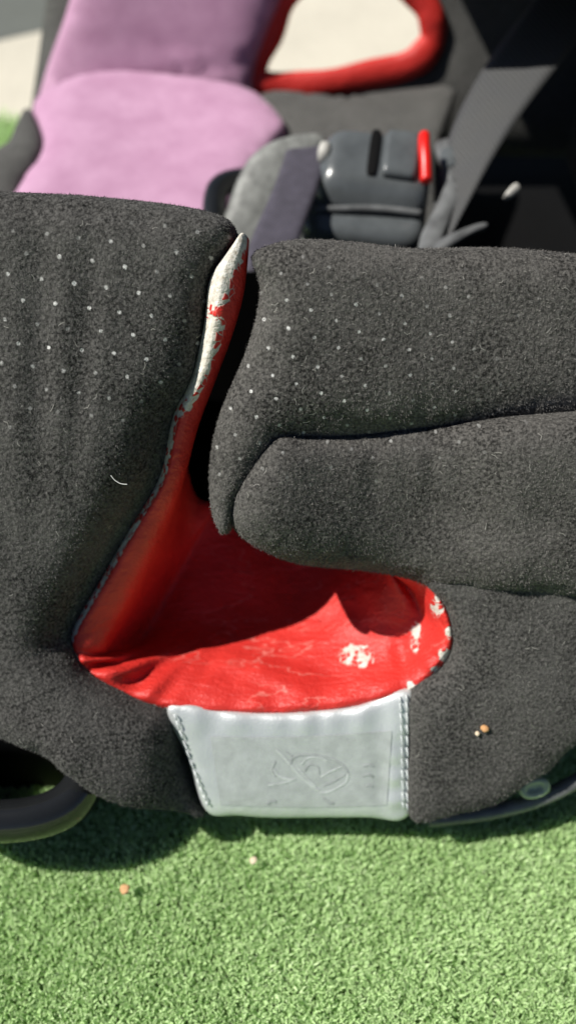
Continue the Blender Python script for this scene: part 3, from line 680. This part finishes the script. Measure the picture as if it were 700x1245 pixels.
# ------------------------------------------------------------ loose belt hardware on the seat
def ribbon(pts, widths, th, sub=8):
    """flat strap along 3D centre points; widths are full side vectors"""
    c = catmull(pts, sub); s = catmull(widths, sub); V = []; F = []; uv = []; L = 0
    for i in range(len(c)):
        t = c[min(i+1, len(c)-1)]-c[max(i-1, 0)]; n = np.cross(s[i], t); n /= np.linalg.norm(n); n *= 1 if n[2] > 0 else -1
        if i: L += np.linalg.norm(c[i]-c[i-1])
        for k in range(9):
            a = k/8-.5; V.append(c[i]+s[i]*a+n*th*(.5-.35*(abs(a)*2)**6)); uv.append((a*np.linalg.norm(s[i])*100, L*100))
        for k in range(9):
            a = .5-k/8; V.append(c[i]+s[i]*a-n*th*(.5-.35*(abs(a)*2)**6)); uv.append((a*np.linalg.norm(s[i])*100, L*100))
    m = 18
    for i in range(len(c)-1):
        for k in range(m): F.append((i*m+k, i*m+(k+1) % m, (i+1)*m+(k+1) % m, (i+1)*m+k))
    F.append(tuple(range(m))[::-1]); F.append(tuple((len(c)-1)*m+k for k in range(m))); return V, F, uv
prs = [((505, 320), (535, 312), .40), ((526, 250), (566, 252), .41), ((546, 165), (612, 170), .425), ((583, 90), (668, 92), .44), ((645, 2), (742, 2), .46), ((718, -90), (824, -90), .48)]
L = [P(*a, d+.006) for a, b, d in prs]; Rr = [P(*b, d-.006) for a, b, d in prs]
V, F, uv = ribbon([(a+b)/2 for a, b in zip(L, Rr)], [b-a for a, b in zip(L, Rr)], .0018)
o = mesh('harness_strap', V, F, M['web'], None, uv=uv, label='wide grey woven harness strap running up to the right', category='strap')
prs = [((296, 330), (352, 330), .37), ((306, 290), (364, 290), .385), ((330, 235), (384, 235), .405), ((346, 190), (398, 190), .425), ((350, 170), (400, 172), .44), ((350, 172), (400, 174), .47)]
L = [P(*a, d) for a, b, d in prs]; Rr = [P(*b, d) for a, b, d in prs]
V, F, uv = ribbon([(a+b)/2 for a, b in zip(L, Rr)], [b-a for a, b in zip(L, Rr)], .0022)
mesh('crotch_strap', V, F, M['violet_web'], None, uv=uv, label='short dark violet webbing strap left of the buckle', category='strap')
PADF = Frame(P(335, 235, .435), (1, .0, -.1), (0, .75, .66))
pad = empty('buckle_pad', P(335, 300, .43), 'worn grey rounded buckle pad under the dark violet strap', 'pad')
o, _ = pillow('pad_cover', [(262, 300, .01), (276, 255, .008), (290, 215, .008), (310, 186, .008), (345, 168, .008), (395, 168, .008), (392, 230, .01), (372, 310, .01)], M['scuffed'], pad, frame=PADF, H=.007, T=.018, res=.005); reparent(o, pad)
pth = [P(x, y, d) for x, y, d in ((262, 290, .43), (260, 255, .435), (264, 232, .44), (276, 222, .445), (296, 218, .45))]
V, F = tube(catmull(pth, 6), .0062, 12); o = mesh('plastic_loop', V, F, M['gloss_black'], pad); reparent(o, pad)

# buckle: skirted base, raised housing, sliding cover, red release button
bk = empty('harness_buckle', P(451, 236, .422), 'dark grey harness buckle with red release button', 'buckle')
bk.rotation_euler = (math.radians(8), math.radians(4), math.radians(-7))
def bpart(name, V, F, m_):   # everything above the skirt slopes up towards the back
    V = [np.array([v[0], v[1], v[2]+(.30*(v[1]+.012) if name not in ('base', 'front_ridge') else 0)]) for v in V]; return mesh(name, V, F, m_, bk)
def bring(x0, x1, y0, y1, z, e=7): return superring((x0+x1)/2, (y0+y1)/2, z, (x1-x0)/2, (y1-y0)/2, e, 56)
bpart('base', *rings_mesh([bring(-.031, .026, -.028, .018, -.020, 5), bring(-.034, .029, -.030, .022, -.014, 5), bring(-.0345, .0295, -.030, .022, -.006, 5), bring(-.0335, .0285, -.029, .021, -.0028, 5), bring(-.031, .026, -.0265, .019, -.0006, 5), bring(-.028, .023, -.024, .017, 0, 5)]), M['grey_plastic'])
bpart('housing', *rings_mesh([bring(-.030, .029, -.014, .024, -.003, 5), bring(-.0285, .0285, -.012, .024, .002, 5), bring(-.0265, .028, -.0095, .0235, .006, 5), bring(-.024, .0265, -.007, .0225, .0085, 5), bring(-.021, .0245, -.004, .021, .0098, 5), bring(-.018, .022, -.001, .019, .0102, 5)]), M['grey_plastic'])
bpart('front_ridge', *tube(catmull([(-.028, -.018, .0005), (-.015, -.0165, .002), (.004, -.014, .003), (.026, -.0125, .0025)], 6), [.0018]*19, 8), M['worn_grey'])
bpart('slot', *rings_mesh([bring(-.0045, .0010, -.003, .022, .0098, 4), bring(-.0045, .0010, -.003, .022, .0112, 4), bring(-.004, .0005, -.002, .021, .0114, 4)]), M['black'])
bpart('sliding_cover', *rings_mesh([bring(.003, .0205, -.003, .0215, .0095), bring(.003, .0205, -.003, .0215, .0125), bring(.004, .0195, -.002, .0205, .0138), bring(.006, .018, 0, .019, .014)]), M['grey_plastic'])
bpart('release_button', *tube(catmull([(.0255, -.004, .0125), (.0240, .004, .0145), (.0225, .012, .0148), (.0220, .020, .0125)], 6), [.0030]*19, 12), M['red_button'])
bpart('latch_tip', *rings_mesh([superring(-.0265, .010, z, a, a*1.3, 2.5, 20) for z, a in ((.002, .003), (.007, .0034), (.0095, .0028), (.0105, .001))]), M['cream_tip'])

# worn plastic belt guide right of the buckle
def extrude_px(name, pts, depth, th, m_, parent, slope=0.0):
    c = catmull(pts, 5, True); dep = depth+slope*(300-c[:, 1])
    f = np.array([P(x, y, d) for (x, y), d in zip(c, dep)]); ctr = f.mean(0); n = -ray(*c.mean(0)); n = n/np.linalg.norm(n)
    n = np.array([0, -.55, .83])
    R = [ctr+(f-ctr)*s_+n*o_ for s_, o_ in ((.97, -th), (1, -th*.7), (1, -.001), (.97, 0), (.90, .0006))]
    V, F = rings_mesh(R); return mesh(name, V, F, m_, parent)
gd = empty('belt_guide', P(560, 240, .415), 'scuffed grey plastic belt guide between the buckle and the harness strap', 'belt guide')
o = extrude_px('guide_plate', [(530, 172), (552, 166), (574, 168), (580, 182), (572, 204), (560, 232), (548, 262), (536, 292), (524, 318), (508, 318), (512, 284), (530, 250), (540, 216), (532, 190)], .392, .003, M['worn_grey'], gd, .0003); reparent(o, gd)
o = extrude_px('guide_window', [(536, 182), (552, 176), (566, 178), (568, 190), (558, 200), (540, 204), (535, 196)], .3905, .003, M['grey_plastic'], gd, .0003); reparent(o, gd)
o = extrude_px('guide_arm', [(528, 296), (548, 284), (572, 274), (590, 270), (592, 275), (572, 284), (546, 300), (522, 318)], .388, .003, M['worn_grey'], gd, .0002); reparent(o, gd)
# small pale strap end deep in the shade
tg = empty('strap_end', P(625, 235, .43), 'small pale plastic strap end in the dark gap behind the harness strap', 'strap end')
o = extrude_px('tip', [(613, 237), (619, 228), (627, 222), (632, 228), (627, 234), (619, 239)], .40, .004, M['cream_tip'], tg); reparent(o, tg)

# ------------------------------------------------------------ crumbs and lint
def lump(name, pos, r_, m_, label, cat, seed, flat=.7):
    q = np.random.default_rng(seed); R = []
    for i in range(1, 7):
        th = math.pi*i/7; R.append([np.array([math.cos(a)*math.sin(th), math.sin(a)*math.sin(th), math.cos(th)*flat])*r_*q.uniform(.75, 1.15) for a in np.linspace(0, 2*math.pi, 10, endpoint=False)])
    V, F = rings_mesh(R); o = mesh(name, V, F, m_, None, label=label, category=cat); o.location = Vector(pos); return o
lump('crumb', WING.at(589, 886, .0125), .0016, M['crumb'], 'larger tan crumb stuck to the charcoal fabric right of the silver label', 'crumb', 1)
lump('crumb', WING.at(580, 892, .0125), .0010, M['crumb_pale'], 'tiny pale crumb left of the larger tan crumb on the fabric', 'crumb', 2)
lump('leaf_bit', PZ(152, 1081, .001), .0021, M['dry_leaf'], 'orange dry leaf bit on the turf below the shadow of the seat', 'leaf bit', 3, .3)
lump('leaf_bit', PZ(308, 1046, .001), .0016, M['crumb_pale'], 'pale pinkish leaf bit on the turf just below the silver label', 'leaf bit', 4, .3)
pth = [WING.at(x, y, .0225) for x, y in ((135, 578), (140, 584), (147, 588), (155, 589))]
V, F = tube(catmull(pth, 5), .00013, 6); mesh('lint_thread', V, F, M['thread'], None, label='short white lint thread on the left charcoal panel', category='thread')
